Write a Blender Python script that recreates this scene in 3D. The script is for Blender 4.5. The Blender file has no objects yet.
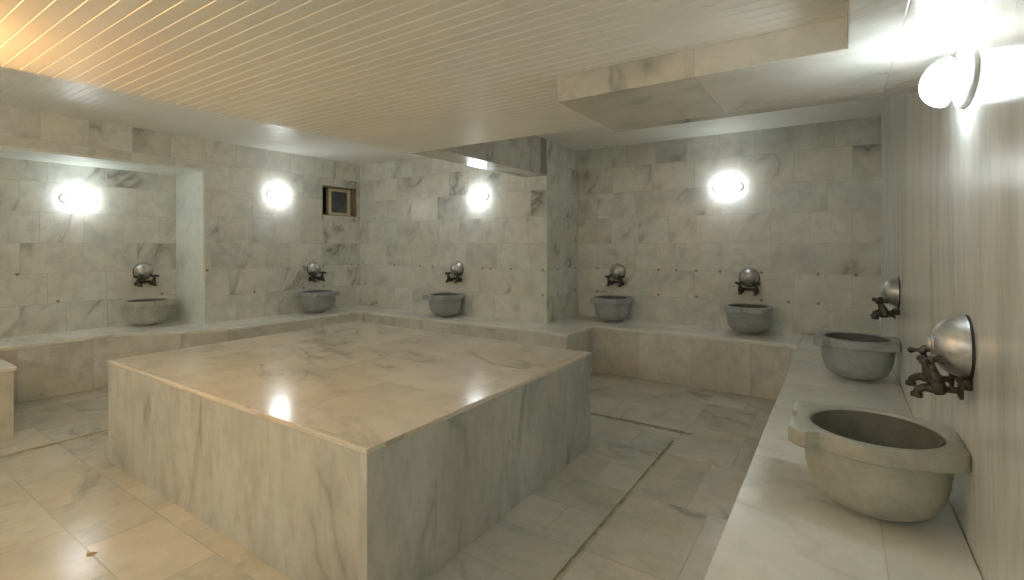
import bpy, bmesh, math, random
from math import pi, sin, cos, radians
from mathutils import Vector, Matrix

S = 1.1                      # the layout below is measured with the lens 1.25 high; S brings it to real metres
scene = bpy.context.scene
C = scene.collection

# ------------------------------------------------------------------ camera, world, exposure
cd = bpy.data.cameras.new('camera')
cam = bpy.data.objects.new('camera', cd)
C.objects.link(cam)
cam.location = (0, 0, 1.25*S)
cam.rotation_euler = (radians(90), 0, radians(33.6))
cd.sensor_fit = 'HORIZONTAL'
cd.sensor_width = 36
cd.lens = 493/1024*36
cd.shift_y = -45/1024
cd.clip_start = 0.02
scene.camera = cam

w = bpy.data.worlds.new('world')
scene.world = w
w.use_nodes = True
w.node_tree.nodes['Background'].inputs[0].default_value = (0.5, 0.5, 0.48, 1)
w.node_tree.nodes['Background'].inputs[1].default_value = 0.02

vs = scene.view_settings
scene.display_settings.display_device = 'sRGB'
vs.view_transform = 'Standard'
vs.look = 'None'
vs.exposure = 0.80
vs.gamma = 1
vs.use_curve_mapping = False
scene.cycles.max_bounces = 12
scene.cycles.diffuse_bounces = 9
scene.cycles.glossy_bounces = 4
scene.cycles.sample_clamp_indirect = 6
scene.cycles.use_denoising = True
scene.cycles.use_light_tree = True

COOL = (0.88, 0.95, 1.0)
WARM = (1.0, 0.52, 0.17)
LAMP_EMIT = 14.0
FILL_EMIT = 24.0
WARM_EMIT = 70.0

# ------------------------------------------------------------------ materials
def new_mat(name):
    m = bpy.data.materials.new(name)
    m.use_nodes = True
    nt = m.node_tree
    for n in list(nt.nodes):
        nt.nodes.remove(n)
    out = nt.nodes.new('ShaderNodeOutputMaterial')
    b = nt.nodes.new('ShaderNodeBsdfPrincipled')
    nt.links.new(b.outputs[0], out.inputs[0])
    return m, nt, b

class NG:
    """small node helper"""
    def __init__(s, nt): s.nt = nt
    def n(s, t, **kw):
        x = s.nt.nodes.new(t)
        for k, v in kw.items(): setattr(x, k, v)
        return x
    def l(s, a, b): s.nt.links.new(a, b)
    def math(s, op, a, b=None, c=None, clamp=False):
        x = s.n('ShaderNodeMath', operation=op, use_clamp=clamp)
        for i, v in enumerate((a, b, c)):
            if v is None: continue
            if isinstance(v, (int, float)): x.inputs[i].default_value = v
            else: s.l(v, x.inputs[i])
        return x.outputs[0]
    def smooth(s, v, a, b, c=0.0, d=1.0):
        x = s.n('ShaderNodeMapRange', interpolation_type='SMOOTHSTEP')
        s.l(v, x.inputs[0])
        for i, k in enumerate((a, b, c, d)): x.inputs[i+1].default_value = k
        return x.outputs[0]
    def mix(s, f, a, b, mode='MIX'):
        x = s.n('ShaderNodeMix', data_type='RGBA', blend_type=mode)
        if isinstance(f, (int, float)): x.inputs[0].default_value = f
        else: s.l(f, x.inputs[0])
        for i, v in ((6, a), (7, b)):
            if isinstance(v, tuple): x.inputs[i].default_value = (*v, 1) if len(v) == 3 else v
            else: s.l(v, x.inputs[i])
        return x.outputs[2]
    def noise(s, vec, scale, detail=4, rough=0.55, dist=0.0):
        x = s.n('ShaderNodeTexNoise')
        s.l(vec, x.inputs['Vector'])
        x.inputs['Scale'].default_value = scale
        x.inputs['Detail'].default_value = detail
        x.inputs['Roughness'].default_value = rough
        x.inputs['Distortion'].default_value = dist
        return x.outputs[0]

BRIGHT = 1.06
def marble(name, light, warm, grey, vein=(0.20, 0.21, 0.19), vein_amt=0.6, stretch=(1, 1, 1), tile=None,
           joint=(0.33, 0.31, 0.25), joint_amt=0.55, rough=0.3, cloud=1.6, vscale=1.1, stain=0.0, spots=False, tilevar=0.35,
           stain_col=(0.30, 0.21, 0.09), joint_w=0.0035):
    """veined slab stone. tile=(w,h,offset,u0,v0) in metres on the UVs, each slab its own cut of the stone"""
    k_ = BRIGHT
    light, warm, grey = [tuple(min(.9, c*k_) for c in q) for q in (light, warm, grey)]
    m, nt, b = new_mat(name)
    g = NG(nt)
    tc = g.n('ShaderNodeTexCoord')
    P = tc.outputs['Object']
    fac = None
    if tile:
        tw, th, off, u0, v0 = tile
        mp = g.n('ShaderNodeMapping')
        mp.inputs['Location'].default_value = (-u0, -v0, 0)
        g.l(tc.outputs['UV'], mp.inputs[0])
        # slightly wobbled so joints are not ruler-drawn
        br = g.n('ShaderNodeTexBrick', offset=off, squash=0.72, squash_frequency=3)
        g.l(mp.outputs[0], br.inputs['Vector'])
        br.inputs['Color1'].default_value = (0, 0, 0, 1)
        br.inputs['Color2'].default_value = (1, 1, 1, 1)
        br.inputs['Mortar'].default_value = (0.5, 0.5, 0.5, 1)
        br.inputs['Scale'].default_value = 1
        br.inputs['Mortar Size'].default_value = joint_w
        br.inputs['Mortar Smooth'].default_value = 0.6
        br.inputs['Brick Width'].default_value = tw
        br.inputs['Row Height'].default_value = th
        tint = br.outputs['Color']
        fac = br.outputs['Fac']
        wn = g.n('ShaderNodeTexWhiteNoise', noise_dimensions='1D')
        g.l(tint, wn.inputs['W'])
        sc = g.n('ShaderNodeVectorMath', operation='SCALE')
        g.l(wn.outputs['Color'], sc.inputs[0]); sc.inputs['Scale'].default_value = 23
        ad = g.n('ShaderNodeVectorMath', operation='ADD')
        g.l(P, ad.inputs[0]); g.l(sc.outputs[0], ad.inputs[1])
        P2 = ad.outputs[0]
    else:
        P2 = P
    mm = g.n('ShaderNodeMapping')
    mm.inputs['Scale'].default_value = stretch
    g.l(P2, mm.inputs[0])
    Q = mm.outputs[0]
    c1 = g.noise(Q, cloud, 5, 0.55, 0.25)
    c2 = g.noise(Q, cloud*1.7, 6, 0.62, 0.3)
    col = g.mix(g.smooth(c1, 0.36, 0.66), light, warm)
    col = g.mix(g.math('MULTIPLY', g.smooth(c2, 0.42, 0.74), 0.85), col, grey)
    sm = g.noise(Q, cloud*5.5, 6, 0.7, 0.2)
    col = g.mix(g.math('MULTIPLY', g.smooth(sm, 0.45, 0.68), 0.55), col, grey)
    # veins : ridges of a distorted noise, appearing only in patches
    r0 = g.n('ShaderNodeMapping')
    r0.inputs['Rotation'].default_value = (0.75, 0.62, 0.5)
    g.l(Q, r0.inputs[0])
    rot = g.n('ShaderNodeMapping')
    rot.inputs['Scale'].default_value = (0.7, 1.9, 0.8)
    g.l(r0.outputs[0], rot.inputs[0])
    v = g.noise(rot.outputs[0], vscale, 5, 0.5, 0.35)
    rid = g.math('ABSOLUTE', g.math('SUBTRACT', v, 0.5))
    thin = g.smooth(rid, 0.0, 0.018, 0.7, 0)
    wide = g.smooth(rid, 0.0, 0.07, 1, 0)
    patch = g.smooth(g.noise(Q, vscale*1.4, 3, 0.5), 0.43, 0.68)
    vf = g.math('MULTIPLY', g.math('ADD', g.math('MULTIPLY', thin, 0.7), g.math('MULTIPLY', wide, 0.5)), patch)
    col = g.mix(g.math('MULTIPLY', vf, vein_amt*0.97, clamp=True), col, vein)
    fine = g.noise(Q, 38, 4, 0.7)
    col = g.mix(0.22, col, g.mix(fine, (0.35, 0.35, 0.33), (0.95, 0.95, 0.9)), 'SOFT_LIGHT')
    if tile:
        tv = g.math('MULTIPLY', g.math('SUBTRACT', wn.outputs['Value'], 0.5), tilevar)
        br_ = g.n('ShaderNodeBrightContrast')
        g.l(col, br_.inputs[0])
        g.l(g.math('MULTIPLY', tv, 0.5), br_.inputs[1])
        col = g.mix(g.math('MULTIPLY', g.smooth(wn.outputs['Value'], 0.55, 1.0), 0.4), br_.outputs[0], warm)
        jn = g.smooth(g.noise(P, 3.5, 3, 0.6), 0.3, 0.62, 0.45, 1.0)
        col = g.mix(g.math('MULTIPLY', g.math('MULTIPLY', fac, joint_amt), jn), col, joint)
    if stain > 0:
        sp = g.n('ShaderNodeMapping'); sp.inputs['Scale'].default_value = (1, 1, 0.55)
        g.l(P, sp.inputs[0])
        sn = g.smooth(g.noise(sp.outputs[0], 1.9, 6, 0.68, 0.4), 0.57, 0.78)
        col = g.mix(g.math('MULTIPLY', sn, stain), col, stain_col)
    if spots:
        # small rusty plugs along two joint rows
        sx = g.n('ShaderNodeSeparateXYZ'); g.l(tc.outputs['UV'], sx.inputs[0])
        U, V = sx.outputs[0], sx.outputs[1]
        cell = 0.235
        iu = g.math('FLOOR', g.math('DIVIDE', U, cell))
        r1 = g.n('ShaderNodeTexWhiteNoise', noise_dimensions='1D'); g.l(iu, r1.inputs['W'])
        fu = g.math('SUBTRACT', g.math('SUBTRACT', U, g.math('MULTIPLY', iu, cell)),
                    g.math('MULTIPLY_ADD', r1.outputs['Value'], 0.15, 0.04))
        tot = None
        for z0, seed in ((1.095, 0.45), (0.815, 0.6)):
            dv = g.math('SUBTRACT', V, z0)
            d = g.math('SQRT', g.math('ADD', g.math('MULTIPLY', fu, fu), g.math('MULTIPLY', dv, dv)))
            k = g.smooth(d, 0.006, 0.022, 1, 0)
            r2 = g.n('ShaderNodeTexWhiteNoise', noise_dimensions='1D')
            g.l(g.math('ADD', iu, z0*31), r2.inputs['W'])
            k = g.math('MULTIPLY', k, g.math('GREATER_THAN', r2.outputs['Value'], seed))
            tot = k if tot is None else g.math('MAXIMUM', tot, k)
        col = g.mix(g.math('MULTIPLY', tot, 0.7), col, (0.10, 0.055, 0.02))
    g.l(col, b.inputs['Base Color'])
    b.inputs['Roughness'].default_value = rough
    bp = g.n('ShaderNodeBump'); bp.inputs['Strength'].default_value = 0.25; bp.inputs['Distance'].default_value = 0.0012
    hn = g.noise(P, 6, 3, 0.5)
    hgt = hn if fac is None else g.math('SUBTRACT', hn, fac)
    g.l(hgt, bp.inputs['Height'])
    g.l(bp.outputs[0], b.inputs['Normal'])
    b.inputs['Specular IOR Level'].default_value = 0.5
    return m

def plain(name, col, rough=0.5, metal=0.0, var=0.12, scale=14, dark=None, patchy=None):
    m, nt, b = new_mat(name)
    g = NG(nt)
    tc = g.n('ShaderNodeTexCoord')
    n = g.noise(tc.outputs['Object'], scale, 4, 0.6)
    lo = dark or tuple(c*(1-var) for c in col)
    hi = tuple(min(1, c*(1+var)) for c in col)
    g.l(g.mix(g.smooth(n, 0.35, 0.65), lo, hi), b.inputs['Base Color'])
    b.inputs['Roughness'].default_value = rough
    b.inputs['Metallic'].default_value = metal
    return m

def emitter(name, col, strength):
    m, nt, b = new_mat(name)
    b.inputs['Base Color'].default_value = (0.9, 0.9, 0.88, 1)
    b.inputs['Roughness'].default_value = 0.25
    b.inputs['Emission Color'].default_value = (*col, 1)
    b.inputs['Emission Strength'].default_value = strength
    return m

LT, WM, GR = (0.725, 0.75, 0.70), (0.70, 0.685, 0.60), (0.49, 0.52, 0.495)
M = {}
M['wall'] = marble('wall_marble', LT, WM, GR, tile=(0.47, 0.30, 0.42, 0.1, 0.495), spots=True, stain=0.22, stain_col=(0.42, 0.34, 0.19), vein_amt=0.85, joint_amt=0.36, tilevar=0.17)
M['wall_side'] = marble('wall_marble_streaked', (0.74, 0.765, 0.735), (0.68, 0.685, 0.625), (0.50, 0.53, 0.515), stretch=(1, 2.6, 0.45), cloud=1.5,
                        tile=(1.15, 6.0, 0.0, 0.2, -0.5), joint_amt=0.3, vein_amt=0.3, stain=0.08, rough=0.24)
M['reveal'] = marble('reveal_marble', (0.78, 0.83, 0.79), (0.75, 0.79, 0.74), (0.64, 0.70, 0.67), vein_amt=0.3)
M['floor'] = marble('floor_marble', (0.58, 0.59, 0.54), (0.55, 0.52, 0.43), (0.41, 0.43, 0.39), tile=(0.55, 0.308, 0.45, -3.96, 1.1), rough=0.2,
                    stain=0.35, stain_col=(0.45, 0.37, 0.22), joint_amt=0.4, joint=(0.27, 0.24, 0.17), joint_w=0.004, tilevar=0.25)
M['floor_aisle'] = marble('floor_marble_aisle', (0.62, 0.625, 0.57), (0.59, 0.56, 0.47), (0.45, 0.465, 0.425), tile=(0.40, 0.616, 0.0, -0.957, 0.80), rough=0.25,
                    stain=0.4, stain_col=(0.45, 0.38, 0.24), joint_amt=0.45, joint=(0.27, 0.25, 0.18), joint_w=0.004, tilevar=0.25)
M['gutter'] = plain('gutter_grime', (0.42, 0.36, 0.22), 0.7, var=0.3)
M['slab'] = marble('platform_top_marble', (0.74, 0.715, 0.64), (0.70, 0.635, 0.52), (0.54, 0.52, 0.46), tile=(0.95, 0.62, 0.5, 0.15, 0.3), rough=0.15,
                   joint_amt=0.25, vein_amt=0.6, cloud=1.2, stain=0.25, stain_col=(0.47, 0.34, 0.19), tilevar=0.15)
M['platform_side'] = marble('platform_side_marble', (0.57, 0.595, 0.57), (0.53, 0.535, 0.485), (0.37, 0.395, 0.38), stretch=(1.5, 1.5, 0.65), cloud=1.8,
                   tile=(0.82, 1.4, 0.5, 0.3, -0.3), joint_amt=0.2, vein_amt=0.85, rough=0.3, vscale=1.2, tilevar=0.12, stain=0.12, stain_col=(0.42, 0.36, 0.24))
M['bench_top'] = marble('bench_top_marble', (0.78, 0.80, 0.75), (0.75, 0.74, 0.66), (0.62, 0.65, 0.62), tile=(1.3, 1.3, 0.5, 0.1, 0.2), rough=0.25,
                   joint_amt=0.3, vein_amt=0.35, stain=0.55, stain_col=(0.50, 0.43, 0.24), tilevar=0.12, cloud=1.3)
M['bench_front'] = marble('bench_front_marble', (0.69, 0.69, 0.62), (0.64, 0.60, 0.525), (0.46, 0.46, 0.42), tile=(0.72, 0.8, 0.5, 0.15, -0.1),
                   joint_amt=0.4, vein_amt=0.55, rough=0.35, stain=0.28, stain_col=(0.42, 0.36, 0.24))
M['beam'] = marble('beam_marble', (0.66, 0.675, 0.63), (0.64, 0.62, 0.55), (0.47, 0.485, 0.45), tile=(0.60, 1.2, 0.5, 0.15, 0.1), joint_amt=0.4,
                   vein_amt=0.9, rough=0.22, vscale=1.4)
M['beam_dark'] = marble('dark_marble_strip', (0.33, 0.33, 0.32), (0.30, 0.28, 0.25), (0.22, 0.22, 0.21), rough=0.3)
M['basin_grey'] = marble('basin_grey_marble', (0.36, 0.39, 0.40), (0.33, 0.35, 0.355), (0.25, 0.275, 0.285), vein=(0.45, 0.47, 0.47), vein_amt=0.3, cloud=7,
                   vscale=5, rough=0.38, stretch=(1, 1, 2))
M['basin_green'] = marble('basin_olive_marble', (0.40, 0.405, 0.345), (0.36, 0.36, 0.29), (0.29, 0.30, 0.26), vein=(0.5, 0.48, 0.38), vein_amt=0.3, cloud=6,
                   vscale=4, rough=0.35, stain=0.4, stain_col=(0.40, 0.29, 0.14))
M['basin_pale'] = marble('basin_pale_marble', (0.43, 0.45, 0.41), (0.39, 0.40, 0.35), (0.30, 0.32, 0.29), vein_amt=0.2, cloud=6, vscale=4, rough=0.35)
M['cavity'] = marble('dark_basin_inside', (0.19, 0.19, 0.155), (0.17, 0.16, 0.12), (0.13, 0.135, 0.115), vein_amt=0.1, cloud=8, rough=0.3, stain=0.4, stain_col=(0.17, 0.11, 0.06))
M['cavity_grey'] = marble('dark_grey_basin_inside', (0.17, 0.18, 0.18), (0.15, 0.155, 0.15), (0.12, 0.13, 0.13), vein_amt=0.1, cloud=8, rough=0.3)
M['chrome'] = plain('dull_chrome', (0.58, 0.58, 0.56), 0.42, 0.85, var=0.22, scale=22)
M['tap'] = plain('tarnished_brass', (0.085, 0.075, 0.058), 0.45, 0.6, var=0.4, scale=60)
M['black'] = plain('black_shadow_and_drain', (0.02, 0.02, 0.02), 0.6)
M['ceiling'] = plain('white_ceiling_panels', (0.84, 0.845, 0.80), 0.38, var=0.02, scale=3)
M['grey_plastic'] = plain('grey_plastic', (0.45, 0.45, 0.43), 0.4)
M['cream'] = plain('cream_paint', (0.80, 0.74, 0.55), 0.4, var=0.08)
M['dark_glass'] = plain('dark_pane', (0.12, 0.125, 0.14), 0.25, var=0.2, scale=6)
M['void'] = plain('dark_opening', (0.012, 0.012, 0.014), 0.8)
M['brown_reveal'] = plain('brown_reveal', (0.27, 0.22, 0.13), 0.6, var=0.2)
M['glass_cool'] = emitter('lit_opal_glass', COOL, LAMP_EMIT)
M['glass_fill'] = emitter('fill_lamp_glass', (0.88, 0.97, 1.0), FILL_EMIT)
M['glass_warm'] = emitter('lit_amber_glass', WARM, WARM_EMIT)

# ------------------------------------------------------------------ mesh helpers (coordinates in layout units, scaled by S when linked)
def uv_box(me):
    uvl = me.uv_layers.new(name='UVMap')
    for p in me.polygons:
        n = p.normal
        ax = max(range(3), key=lambda i: abs(n[i]))
        for li in p.loop_indices:
            co = me.vertices[me.loops[li].vertex_index].co
            uvl.data[li].uv = ((co.y, co.z), (co.x, co.z), (co.x, co.y))[ax]

def obj(name, bm, mats, parent=None, smooth=False, bevel=0.0, loc=None):
    bmesh.ops.scale(bm, vec=(S, S, S), verts=bm.verts)
    bmesh.ops.recalc_face_normals(bm, faces=bm.faces)
    me = bpy.data.meshes.new(name)
    bm.to_mesh(me); bm.free()
    uv_box(me)
    if not isinstance(mats, (list, tuple)): mats = [mats]
    for m in mats: me.materials.append(m)
    if smooth:
        for p in me.polygons: p.use_smooth = True
    o = bpy.data.objects.new(name, me)
    C.objects.link(o)
    if parent: o.parent = parent
    if loc: o.location = [c*S for c in loc]
    if bevel > 0:
        b = o.modifiers.new('bevel', 'BEVEL')
        b.width = bevel*S; b.segments = 3; b.limit_method = 'ANGLE'; b.angle_limit = radians(50)
        o.data.polygons.foreach_set('use_smooth', [True]*len(o.data.polygons))
        w_ = o.modifiers.new('wn', 'WEIGHTED_NORMAL'); w_.keep_sharp = True
    elif smooth:
        me.set_sharp_from_angle(angle=radians(38))
    return o

def box(bm, x0, x1, y0, y1, z0, z1, mi=0):
    vs_ = [bm.verts.new(p) for p in ((x0,y0,z0),(x1,y0,z0),(x1,y1,z0),(x0,y1,z0),(x0,y0,z1),(x1,y0,z1),(x1,y1,z1),(x0,y1,z1))]
    for f in ((3,2,1,0),(4,5,6,7),(0,1,5,4),(1,2,6,5),(2,3,7,6),(3,0,4,7)):
        bm.faces.new([vs_[i] for i in f]).material_index = mi

def boxes(*bs):
    bm = bmesh.new()
    for b in bs: box(bm, *b)
    return bm

def prism(poly, z0, z1, bm=None):
    bm = bm or bmesh.new()
    lo = [bm.verts.new((x, y, z0)) for x, y in poly]
    hi = [bm.verts.new((x, y, z1)) for x, y in poly]
    bm.faces.new(lo[::-1]); bm.faces.new(hi)
    n = len(poly)
    for i in range(n):
        j = (i+1) % n
        bm.faces.new((lo[i], lo[j], hi[j], hi[i]))
    return bm

def rings(bm, rs, close0=True, close1=True):
    """skin a list of equal-length vertex-coordinate rings"""
    R = [[bm.verts.new(p) for p in r] for r in rs]
    n = len(R[0])
    for a, b in zip(R, R[1:]):
        for i in range(n):
            j = (i+1) % n
            bm.faces.new((a[i], a[j], b[j], b[i]))
    if close0: bm.faces.new(R[0][::-1])
    if close1: bm.faces.new(R[-1])

def lathe(bm, prof, c=(0,0,0), axis='z', n=40, sx=1.0, sy=1.0):
    """prof: (radius, height) pairs; capped when the radius is tiny"""
    rs = []
    for r, h in prof:
        r = max(r, 0.0004)
        ring = []
        for i in range(n):
            a = 2*pi*i/n
            p, q = r*cos(a)*sx, r*sin(a)*sy
            if axis == 'z': v = (p, q, h)
            elif axis == 'y': v = (p, h, q)
            else: v = (h, p, q)
            ring.append((v[0]+c[0], v[1]+c[1], v[2]+c[2]))
        rs.append(ring)
    rings(bm, rs)

def tube(bm, pts, rad, n=12):
    pts = [Vector(p) for p in pts]
    rads = rad if isinstance(rad, (list, tuple)) else [rad]*len(pts)
    rs = []
    up = Vector((0.13, 0.31, 0.94)).normalized()
    for i, p in enumerate(pts):
        t = (pts[min(i+1, len(pts)-1)] - pts[max(i-1, 0)]).normalized()
        a = t.cross(up)
        if a.length < 0.05: a = t.cross(Vector((1, 0, 0)))
        a.normalize(); b = t.cross(a)
        rs.append([tuple(p + (a*cos(2*pi*k/n) + b*sin(2*pi*k/n))*rads[i]) for k in range(n)])
    rings(bm, rs)

def blob(bm, c, rx, ry, rz, n=12):
    m = Matrix.Translation(c) @ Matrix.Diagonal((rx, ry, rz, 1))
    bmesh.ops.create_uvsphere(bm, u_segments=n, v_segments=n//2+2, radius=1, matrix=m)

def struct(o, kind='structure'):
    o['kind'] = kind
    return o

def thing(name, label, cat, loc=(0,0,0), rz=0, group=None):
    o = bpy.data.objects.new(name, None)
    C.objects.link(o)
    o.empty_display_size = 0.1
    o.location = [c*S for c in loc]; o.rotation_euler = (0, 0, rz)
    o['label'] = label; o['category'] = cat
    if group: o['group'] = group
    return o

def copy_tree(o, parent=None):
    c = o.copy(); C.objects.link(c)
    if parent is not None: c.parent = parent
    for ch in list(o.children): copy_tree(ch, c)
    return c

# ------------------------------------------------------------------ the room
XR, XL, XN = 0.285, -5.31, -5.90           # right wall, left wall, back of the niche
YB, YM, YF = 5.05, 4.34, -1.30             # back wall, nearer part of the back wall, wall behind the camera
XM = -2.46                                 # the return between the two
ZC, ZD = 2.313, 1.91                       # ceiling, dropped ceiling
NY0, NY1, NZ = 0.10, 2.40, 1.99            # niche
WY0, WY1, WZ0, WZ1 = 3.77, 4.285, 1.62, 1.99
T = 0.15

struct(obj('wall_right', boxes((XR, XR+T, YF-T, YB+T, 0, ZC)), M['wall_side']))
struct(obj('wall_back', boxes((XM, XR, YB, YB+T, 0, ZC)), M['wall']))
struct(obj('wall_back', boxes((XL, XM, YM, YB+T, 0, ZC)), M['wall']))
XO = XN - T
struct(obj('wall_left', boxes((XL-T, XL, NY1+T, WY0, 0, ZC), (XL-T, XL, WY1, YM, 0, ZC), (XL-T, XL, WY0, WY1, 0, WZ0), (XL-T, XL, WY0, WY1, WZ1, ZC)), M['wall']))
struct(obj('wall_left', boxes((XL-T, XL, NY0, NY1+T, NZ+0.02, ZC)), M['wall']))      # above the niche
struct(obj('wall_left', boxes((XL-T, XL, YF-T, NY0-0.02, 0, ZC)), M['wall']))
struct(obj('wall_left', boxes((XO, XN, NY0-0.02, NY1+0.02, 0, NZ+0.02)), M['wall']))  # back of the niche
# the niche sides and soffit are lined with paler slabs
struct(obj('wall_left', boxes((XO, XL+0.004, NY1, NY1+0.02, 0, NZ), (XL-T, XL, NY1+0.02, NY1+T, 0, NZ+0.02)), [M['reveal'], M['wall']]))
o_ = C.objects[-1]
for p in o_.data.polygons:
    if p.index >= 6: p.material_index = 1
struct(obj('wall_left', boxes((XO, XL, NY0-0.02, NY0, 0, NZ)), M['reveal']))
struct(obj('wall_left', boxes((XO, XL+0.004, NY0-0.02, NY1+0.02, NZ, NZ+0.02)), M['reveal']))
struct(obj('wall_front', boxes((XL-T, XR, YF-T, YF, 0, ZC)), M['wall']))
def plank_ceiling(name, x0, x1, y0, y1, z, top, pitch=0.048):
    """interlocking boards along x: a flat face, a small open groove and a rounded lip"""
    bm = bmesh.new()
    prof = []
    y = y0
    while y < y1 - 1e-6:
        e = min(y+pitch, y1)
        prof += [(y, z), (e-0.0062, z), (e-0.0052, z+0.0018), (e-0.0030, z+0.0018), (e-0.0012, z-0.0008)]
        y = e
    prof.append((y1, z))
    prof += [(y1, top), (y0, top)]
    a = [bm.verts.new((x0, q, r)) for q, r in prof]
    b = [bm.verts.new((x1, q, r)) for q, r in prof]
    n = len(prof)
    for i in range(n):
        j = (i+1) % n
        bm.faces.new((a[i], a[j], b[j], b[i]))
    bm.faces.new(a[::-1]); bm.faces.new(b)
    return struct(obj(name, bm, M['ceiling']))

plank_ceiling('ceiling', XO, XR+T, YF-T, YB+T, ZC, ZC+0.08)
plank_ceiling('ceiling', -2.58, XR, YF, 2.55, ZD, ZC+0.004)
# beams
struct(obj('trim_2', boxes((-2.73, XM, 2.0, YM+0.001, 1.95, ZC+0.004)), M['beam'], bevel=0.004))
struct(obj('trim_3', boxes((XM-0.02, XM+0.004, 4.215, 4.315, 1.95, ZC)), M['beam_dark'], bevel=0.001))
ZB = 1.25+0.565
lp = [(-0.93, 1.72), (0.018, 1.72), (0.018, YF), (XR, YF), (XR, 2.35), (-0.93, 2.35)]
struct(obj('trim_1', prism(lp, ZB, ZD+0.003), M['beam'], bevel=0.004))

# floor with its sunken gutters
def floor():
    bm = bmesh.new()
    gw = 0.027
    A, B_, G = -4.115, -0.885, 3.365
    xs = [XO, A-gw, A+gw, B_-0.009, B_+0.009, -0.80, XR+T]
    ys = [YF-T, 3.19, G-gw, G+gw, YB+T]
    xs.sort()
    def low(i, j):
        xc, yc = (xs[i]+xs[i+1])/2, (ys[j]+ys[j+1])/2
        if abs(xc-A) < gw and yc < G+gw: return True
        if abs(xc-B_) < .009 and yc < 3.19: return True
        if abs(yc-G) < gw and A-gw < xc < -0.80: return True
        return False
    D = -0.009
    for i in range(len(xs)-1):
        for j in range(len(ys)-1):
            lo = low(i, j)
            xc = (xs[i]+xs[i+1])/2
            box(bm, xs[i], xs[i+1], ys[j], ys[j+1], -0.08, D if lo else 0.0, 1 if lo else (2 if xc > B_ else 0))
    bmesh.ops.remove_doubles(bm, verts=bm.verts, dist=1e-5)
    # drop inner walls shared by two full boxes
    dup = {}
    for f in bm.faces:
        dup.setdefault(tuple(sorted(v.index for v in f.verts)), []).append(f)
    return struct(obj('floor', bm, [M['floor'], M['gutter'], M['floor_aisle']]))
floor()
# chipped drain hole in the floor joint
dr = bmesh.new()
rng = random.Random(4)
ring_o = [(-2.52+(0.022+rng.uniform(-.007, .009))*cos(a), 0.72+(0.014+rng.uniform(-.005, .007))*sin(a)) for a in [2*pi*i/14 for i in range(14)]]
struct(obj('trim_4', prism(ring_o, 0.0003, 0.0012), M['gutter']))

# window hatch in the left wall
XW = XL-0.13
struct(obj('trim_5', boxes((XW-0.02, XL-0.001, WY1-0.012, WY1, WZ0, WZ1), (XW-0.02, XL-0.001, WY0, WY1, WZ0, WZ0+0.012),
                           (XW-0.02, XL-0.001, WY0, WY1, WZ1-0.012, WZ1)), M['brown_reveal']))
win = bpy.data.objects.new('window_1', None); C.objects.link(win); struct(win)
win.location = Vector((XW, (WY0+WY1)/2, WZ0))*S
obj('dark_gap', boxes((-0.05, -0.04, WY0-(WY0+WY1)/2, WY1-(WY0+WY1)/2, 0, WZ1-WZ0)), M['void'], win)
fy0, fy1, fz0, fz1 = -0.10, 0.238, 0.014, 0.356
fw = 0.043
fr = boxes((-0.03, 0.035, fy0, fy0+fw, fz0, fz1), (-0.03, 0.035, fy1-fw, fy1, fz0, fz1),
           (-0.03, 0.034, fy0+fw, fy1-fw, fz0, fz0+fw*.8), (-0.03, 0.034, fy0+fw, fy1-fw, fz1-fw*.8, fz1))
obj('window_frame', fr, M['cream'], win, bevel=0.006)
obj('pane', boxes((-0.012, 0.006, fy0+fw, fy1-fw, fz0+fw*.8, fz1-fw*.8)), M['dark_glass'], win)

# ------------------------------------------------------------------ heated platform
PX0, PX1, PY0, PY1, PZ = -3.525, -1.285, 1.078, 2.83, 0.584
pl = thing('marble_platform', 'large low square marble platform with polished honey-toned top in the room centre', 'platform', ((PX0+PX1)/2, (PY0+PY1)/2, 0))
hx, hy = (PX1-PX0)/2, (PY1-PY0)/2
def slab_side(name, b):
    return obj(name, boxes(b), M['platform_side'], pl, bevel=0.002)
ZT = PZ-0.022
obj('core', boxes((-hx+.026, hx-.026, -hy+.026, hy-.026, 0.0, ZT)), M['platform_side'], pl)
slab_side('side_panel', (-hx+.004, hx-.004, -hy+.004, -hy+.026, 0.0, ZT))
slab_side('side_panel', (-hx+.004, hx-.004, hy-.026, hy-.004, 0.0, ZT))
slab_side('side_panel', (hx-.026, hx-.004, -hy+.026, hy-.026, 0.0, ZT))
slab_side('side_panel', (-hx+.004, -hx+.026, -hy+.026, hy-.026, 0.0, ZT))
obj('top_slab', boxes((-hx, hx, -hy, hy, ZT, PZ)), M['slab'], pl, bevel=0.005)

# ------------------------------------------------------------------ benches along the walls
BZ = 0.46
def bench(label, poly, inset_edges, group=None):
    """poly: plan outline of the top; the riser is the same outline pulled back under the nosing on the room side"""
    cx = sum(p[0] for p in poly)/len(poly); cy = sum(p[1] for p in poly)/len(poly)
    t = thing('marble_bench', label, 'bench', (cx, cy, 0))
    loc = [(x-cx, y-cy) for x, y in poly]
    rz = [(loc[i][0]+dx, loc[i][1]+dy) for i, (dx, dy) in enumerate(inset_edges)]
    obj('riser', prism(rz, 0, BZ-0.028), M['bench_front'], t, bevel=0.003)
    obj('bench_top', prism(loc, BZ-0.028, BZ), M['bench_top'], t, bevel=0.005)
    return t
e = 0.012
g_ = 0.0015
bench('long white marble bench along the right wall, carrying the two nearest basins',
      [(-0.27, YF), (XR-g_, YF), (XR-g_, YB-g_), (-0.27, YB-g_)], [(e, 0), (0, 0), (0, 0), (e, 0)])
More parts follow.
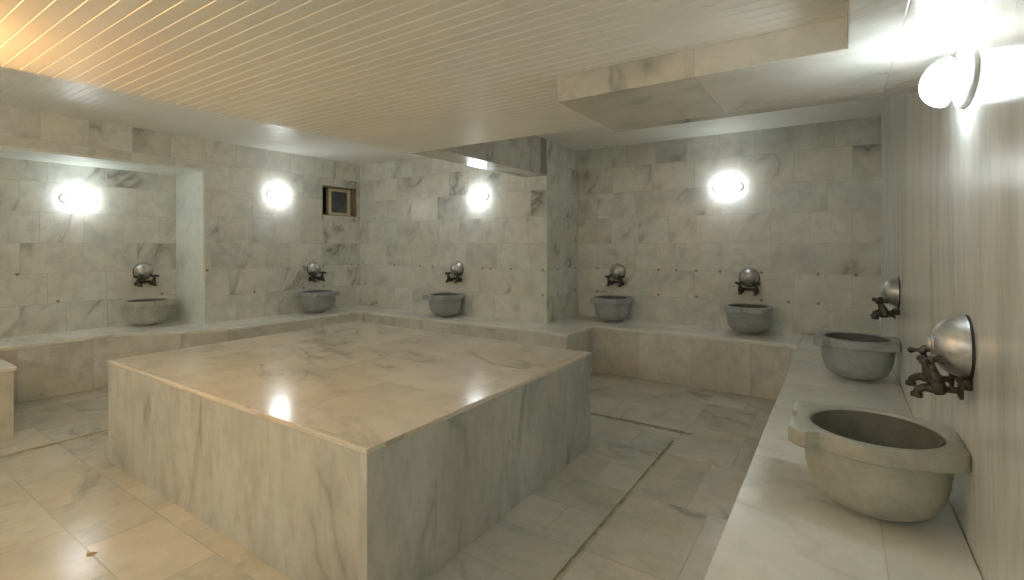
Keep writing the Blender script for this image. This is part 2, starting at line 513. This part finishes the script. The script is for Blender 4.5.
bench('marble bench along the far back wall with a pinkish front, under two basins',
      [(-0.27-g_, YB-g_), (XM+g_, YB-g_), (XM+g_, YM+g_), (-2.0, YM+g_), (-2.0, 4.44), (-1.885, 4.48), (-0.34, 4.48), (-0.27-g_, 4.41)],
      [(0, 0), (0, 0), (0, 0), (-e, 0), (-e, e), (0, e), (0, e), (0, e)])
bench('marble bench behind the platform, along the nearer stretch of the back wall',
      [(XL+g_, YM-g_), (XL+g_, 3.90), (-4.70, 3.90), (-2.0, 3.90), (-2.0, YM-g_)],
      [(0, 0), (0, e), (0, e), (-e, e), (-e, 0)])
bench('marble bench along the left wall, between the niche and the far corner',
      [(XL+g_, 3.90-g_), (XL+g_, NY1+g_), (-4.80, NY1+g_), (-4.80, 3.80), (-4.71, 3.90-g_)],
      [(0, 0), (0, 0), (-e, 0), (-e, 0), (0, 0)])
bench('marble bench inside the lamp-lit niche, its front set back from the others',
      [(XN+g_, NY1-g_), (XN+g_, NY0+g_), (XL-g_, NY0+g_), (XL-g_, 0.89+g_), (-5.38+.075, 0.89+g_), (-5.38, 0.96), (-5.38, 1.68), (-4.80, NY1-g_)],
      [(0, 0), (0, 0), (0, 0), (0, 0), (-e, 0), (-e, 0), (-e, 0), (-e, 0)])
bench('block end of a marble bench cut by the left edge of the view',
      [(XL+g_, 0.89), (XL+g_, YF+g_), (-4.46, YF+g_), (-4.46, 0.89)],
      [(0, -e), (0, 0), (-e, 0), (-e, -e)])

# ------------------------------------------------------------------ basins (kurna)
def basin(mat, label, loc, rz, sc=1.045, inside=None, group='carved marble basins on the benches'):
    t = thing('marble_basin', label, 'basin', loc, rz, group)
    N = 144
    H = 0.236*sc
    def outline(a):
        """a = angle from the front (room side, -y); returns plan radius"""
        a = (a + pi) % (2*pi) - pi
        d = abs(a)
        r = 0.190
        if d < radians(47):
            f = min(0.205/cos(d), 0.243)
            nd = d/radians(10)
            if nd < 1: f -= 0.036*(1-nd)**1.5
            # rounded outer corner of each lobe, then a square step back to the rim
            if d > radians(36): f -= 0.020*((d-radians(36))/radians(11))**2
            r = max(r, f)
        elif d > radians(120):
            k = pi-d
            r = min(0.190/max(cos(k), .2), 0.222)
            if d < radians(150): 
                u = (d-radians(120))/radians(30)
                r = 0.190 + (r-0.190)*u
        return r*sc
    angs = [2*pi*i/N for i in range(N)]
    def ring(fn, z):
        return [(sin(a)*fn(a), -cos(a)*fn(a), z) for a in angs]
    const = lambda r: (lambda a: r*sc)
    # bowl : outer wall, closed by its cavity
    bm = bmesh.new()
    outer = [(0.070, 0.012), (0.112, 0.022), (0.140, 0.040), (0.158, 0.070), (0.168, 0.110), (0.173, 0.155), (0.1755, H/sc-0.046)]
    inner = [(0.1565, H/sc-0.046), (0.1545, 0.15), (0.146, 0.11), (0.118, 0.072), (0.074, 0.050), (0.02, 0.043)]
    rings(bm, [ring(const(r), z*sc if i else 0.012*sc) for i, (r, z) in enumerate(outer)] + [ring(const(r), z*sc) for r, z in inner])
    obj('bowl', bm, mat, t, smooth=True)
    # hollow in a darker stone colour
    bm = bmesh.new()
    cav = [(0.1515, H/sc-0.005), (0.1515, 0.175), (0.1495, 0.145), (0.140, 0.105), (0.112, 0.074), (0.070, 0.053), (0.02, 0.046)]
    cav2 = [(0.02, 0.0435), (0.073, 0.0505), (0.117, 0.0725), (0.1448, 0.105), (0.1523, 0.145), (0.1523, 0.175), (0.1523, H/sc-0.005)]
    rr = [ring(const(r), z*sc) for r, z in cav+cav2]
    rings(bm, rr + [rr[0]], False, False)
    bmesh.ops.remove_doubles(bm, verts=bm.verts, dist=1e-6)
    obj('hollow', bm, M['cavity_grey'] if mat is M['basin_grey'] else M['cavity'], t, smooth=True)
    # rim with its front lobes
    zt, zb = H, H-0.046*sc
    bm = bmesh.new()
    def off(d): return lambda a: outline(a)-d*sc
    rr = [ring(const(0.1525), zb), ring(off(0.004), zb), ring(off(0.0), zb+0.004*sc), ring(off(0.0), zt-0.005*sc), ring(off(0.0015), zt-0.0015*sc), ring(off(0.005), zt),
          ring(const(0.163), zt), ring(const(0.159), zt-0.002*sc), ring(const(0.1555), zt-0.009*sc), ring(const(0.1525), zb+0.004*sc)]
    rings(bm, rr + [rr[0]], False, False)
    bmesh.ops.remove_doubles(bm, verts=bm.verts, dist=1e-6)
    obj('rim', bm, mat, t, smooth=True)
    bm = bmesh.new()
    lathe(bm, [(0.001, 0.0), (0.066*sc, 0.0), (0.070*sc, 0.004*sc), (0.067*sc, 0.0125*sc), (0.001, 0.0125*sc)], n=48)
    obj('foot', bm, mat, t, smooth=True)
    bm = bmesh.new()
    lathe(bm, [(0.001, 0.0455*sc), (0.020*sc, 0.0455*sc), (0.018*sc, 0.049*sc), (0.001, 0.0495*sc)], n=20)
    obj('drain', bm, M['black'], t, smooth=True)
    return t

EPS = 0.200
BLOC = [
  (M['basin_green'], 'large olive-grey marble basin on the right bench, nearest to the viewer', (XR-EPS, 1.835, BZ), -pi/2),
  (M['basin_grey'], 'dark grey marble basin on the right bench, second nearest, by the back corner', (XR-EPS, 3.56, BZ), -pi/2),
  (M['basin_grey'], 'grey marble basin on the far back bench, under the brightest back wall lamp', (-0.683, YB-EPS, BZ), 0),
  (M['basin_grey'], 'grey marble basin on the far back bench beside the projecting wall corner', (-1.975, YB-EPS, BZ), 0),
  (M['basin_grey'], 'small grey marble basin on the bench behind the platform, its lip pointing left', (-3.64, YM-EPS, BZ), 0),
  (M['basin_grey'], 'small grey marble basin on the left wall bench, nearest the little wall window', (XL+EPS, 3.56, BZ), pi/2),
  (M['basin_pale'], 'wide pale-rimmed marble basin standing inside the niche on the far left', (XN+EPS, 2.07, BZ), pi/2),
]
for mat, lab, loc, rz in BLOC:
    basin(mat, lab, loc, rz)

# ------------------------------------------------------------------ wall taps: a chrome dome above two bib taps
def tap_set(label, loc, rz, k_=1.0, drop=0.0):
    t = thing('wall_tap', label, 'tap', loc, rz, 'domed double taps above the basins')
    bm = bmesh.new()
    lathe(bm, [(0.001, -0.0765), (0.022, -0.0755), (0.042, -0.070), (0.058, -0.060), (0.070, -0.046), (0.078, -0.028), (0.0830, -0.012), (0.0845, -0.0075), (0.0845, -0.006), (0.001, -0.006)], axis='y', n=48)
    obj('dome_cover', bm, M['chrome'], t, smooth=True)
    bm = bmesh.new()
    lathe(bm, [(0.001, -0.087), (0.010, -0.0865), (0.016, -0.083), (0.018, -0.078), (0.026, -0.0765), (0.028, -0.072), (0.001, -0.072)], axis='y', n=24)
    obj('dome_boss', bm, M['chrome'], t, smooth=True)
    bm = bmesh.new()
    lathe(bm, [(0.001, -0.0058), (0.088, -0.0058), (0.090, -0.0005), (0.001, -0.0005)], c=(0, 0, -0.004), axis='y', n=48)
    obj('shadow_disc', bm, M['black'], t, smooth=True)  # black disc stands in for the shadow line around the dome
    # wall block that carries both taps
    bm = boxes((-0.060, 0.060, -0.020, -0.0005, -0.104-drop, -0.076-drop))
    obj('wall_bracket', bm, M['tap'], t, bevel=0.004)
    for s in (-1, 1):
        x = 0.064*s
        bm = bmesh.new()
        lathe(bm, [(0.001, -0.001), (0.022, -0.001), (0.023, -0.006), (0.014, -0.010), (0.001, -0.010)], c=(x, -0.020, -0.105-drop), axis='y', n=20)   # collar
        tube(bm, [(x, -0.022, -0.105-drop), (x, -0.050, -0.105-drop), (x, -0.066, -0.107-drop)], [0.009*k_, 0.009*k_, 0.013*k_])
        tube(bm, [(x, -0.066, -0.120-drop), (x, -0.068, -0.106-drop), (x*1.03, -0.074, -0.080-drop), (x*1.06, -0.080, -0.060-drop)], [0.012*k_, 0.019*k_, 0.015*k_, 0.011*k_])
        tube(bm, [(x*1.06, -0.080, -0.062-drop), (x*1.1, -0.083, -0.040-drop)], [0.012*k_, 0.006*k_])
        o = obj('tap_body', bm, M['tap'], t, smooth=True)
        bm = bmesh.new()
        tube(bm, [(x, -0.070, -0.110-drop), (x, -0.092, -0.106-drop), (x, -0.101, -0.108-drop), (x, -0.110, -0.115-drop), (x, -0.113, -0.126-drop)], [0.012*k_, 0.0115*k_, 0.0105*k_, 0.0105*k_, 0.011*k_])
        tube(bm, [(x, -0.1127, -0.123-drop), (x, -0.1135, -0.134-drop)], [0.0135*k_, 0.0135*k_])
        obj('spout', bm, M['tap'], o, smooth=True)
        bm = bmesh.new()
        hc = Vector((x*1.12, -0.084, -0.030-drop))
        blob(bm, hc, 0.011*k_, 0.011*k_, 0.010*k_)
        for k in range(4):
            a = k*pi/2 + 0.5*s + 0.3
            tip = hc + Vector((cos(a)*0.030, sin(a)*0.028, 0.004*sin(a)))
            tube(bm, [hc, tip], [0.005*k_, 0.006*k_], 8)
            blob(bm, tip, 0.009*k_, 0.009*k_, 0.009*k_, 10)
        obj('cross_handle', bm, M['tap'], o, smooth=True)
    return t

TZ = 1.25-0.272
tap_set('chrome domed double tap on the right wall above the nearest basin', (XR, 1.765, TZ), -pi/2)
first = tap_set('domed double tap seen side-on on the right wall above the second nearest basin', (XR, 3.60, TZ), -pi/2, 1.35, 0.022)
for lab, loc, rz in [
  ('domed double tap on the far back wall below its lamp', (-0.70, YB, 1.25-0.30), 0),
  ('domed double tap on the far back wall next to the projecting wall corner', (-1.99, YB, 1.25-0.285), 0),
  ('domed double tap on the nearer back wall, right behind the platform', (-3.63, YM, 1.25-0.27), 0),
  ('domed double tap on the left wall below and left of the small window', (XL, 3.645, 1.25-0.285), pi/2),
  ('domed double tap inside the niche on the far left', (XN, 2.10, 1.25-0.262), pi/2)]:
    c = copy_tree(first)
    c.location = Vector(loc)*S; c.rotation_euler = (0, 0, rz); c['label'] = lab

# ------------------------------------------------------------------ oval bulkhead lamps
def wall_lamp(label, loc, rz, glass=None):
    t = thing('wall_lamp', label, 'lamp', loc, rz, 'oval bulkhead lamps on the walls')
    bm = bmesh.new()
    lathe(bm, [(0.001, -0.016), (0.060, -0.016), (0.065, -0.014), (0.069, -0.009), (0.070, -0.0005), (0.001, -0.0005)], axis='y', n=48, sx=1.95)
    obj('base_plate', bm, M['grey_plastic'], t, smooth=True)
    bm = bmesh.new()
    lathe(bm, [(0.001, -0.040), (0.024, -0.040), (0.024, -0.0163), (0.001, -0.0163)], axis='y', n=32, sx=1.9)
    obj('neck', bm, M['cream'], t, smooth=True)
    bm = bmesh.new()
    prof = [(0.001, -0.037), (0.052, -0.037), (0.059, -0.041), (0.061, -0.049), (0.058, -0.062), (0.051, -0.074), (0.040, -0.086), (0.026, -0.095), (0.010, -0.0995), (0.001, -0.100)]
    lathe(bm, prof, axis='y', n=48, sx=1.9)
    obj('glass_shade', bm, glass or M['glass_cool'], t, smooth=True)
    return t
lamp0 = wall_lamp('glaring oval glass wall lamp on the right wall, large at the top right', (XR, 1.766, 1.69), -pi/2)
for lab, loc, rz in [
  ('lit oval wall lamp on the far back wall above the middle basin', (-0.885, YB, 1.80), 0),
  ('lit oval wall lamp on the nearer back wall below the marble beam', (-3.32, YM, 1.78), 0),
  ('lit oval wall lamp on the left wall, left of the small window', (XL, 3.19, 1.82), pi/2),
  ('lit oval wall lamp inside the niche on the far left', (XN, 1.587, 1.68), pi/2)]:
    c = copy_tree(lamp0)
    c.location = Vector(loc)*S; c.rotation_euler = (0, 0, rz); c['label'] = lab

for lab, loc in [('added oval fill lamp on the unseen wall behind the viewer, nearest the right wall', (-0.45, YF, 1.60)),
                 ('added oval fill lamp on the unseen wall behind the viewer, second from the right wall', (-1.6, YF, 1.60)),
                 ('added oval fill lamp on the unseen wall behind the viewer, second from the left wall', (-3.1, YF, 1.70)),
                 ('added oval fill lamp on the unseen wall behind the viewer, nearest the left wall', (-4.6, YF, 1.70))]:
    wall_lamp(lab, loc, pi, M['glass_fill'])  # unseen lamps added behind the camera to brighten the room

# warm globe lamp hanging under the dropped ceiling, beside and behind the viewer
t = thing('globe_lamp', 'amber glass globe lamp hanging under the boarded dropped ceiling', 'lamp', (-2.35, 0.04, ZD))
bm = bmesh.new(); lathe(bm, [(0.001, -0.0005), (0.05, -0.0005), (0.05, -0.02), (0.02, -0.03), (0.012, -0.05), (0.012, -0.115), (0.001, -0.115)], n=24)
obj('mount', bm, M['chrome'], t, smooth=True)
bm = bmesh.new(); blob(bm, (0, 0, -0.185), 0.075, 0.075, 0.075, 32)
obj('glass_shade', bm, M['glass_warm'], t, smooth=True)
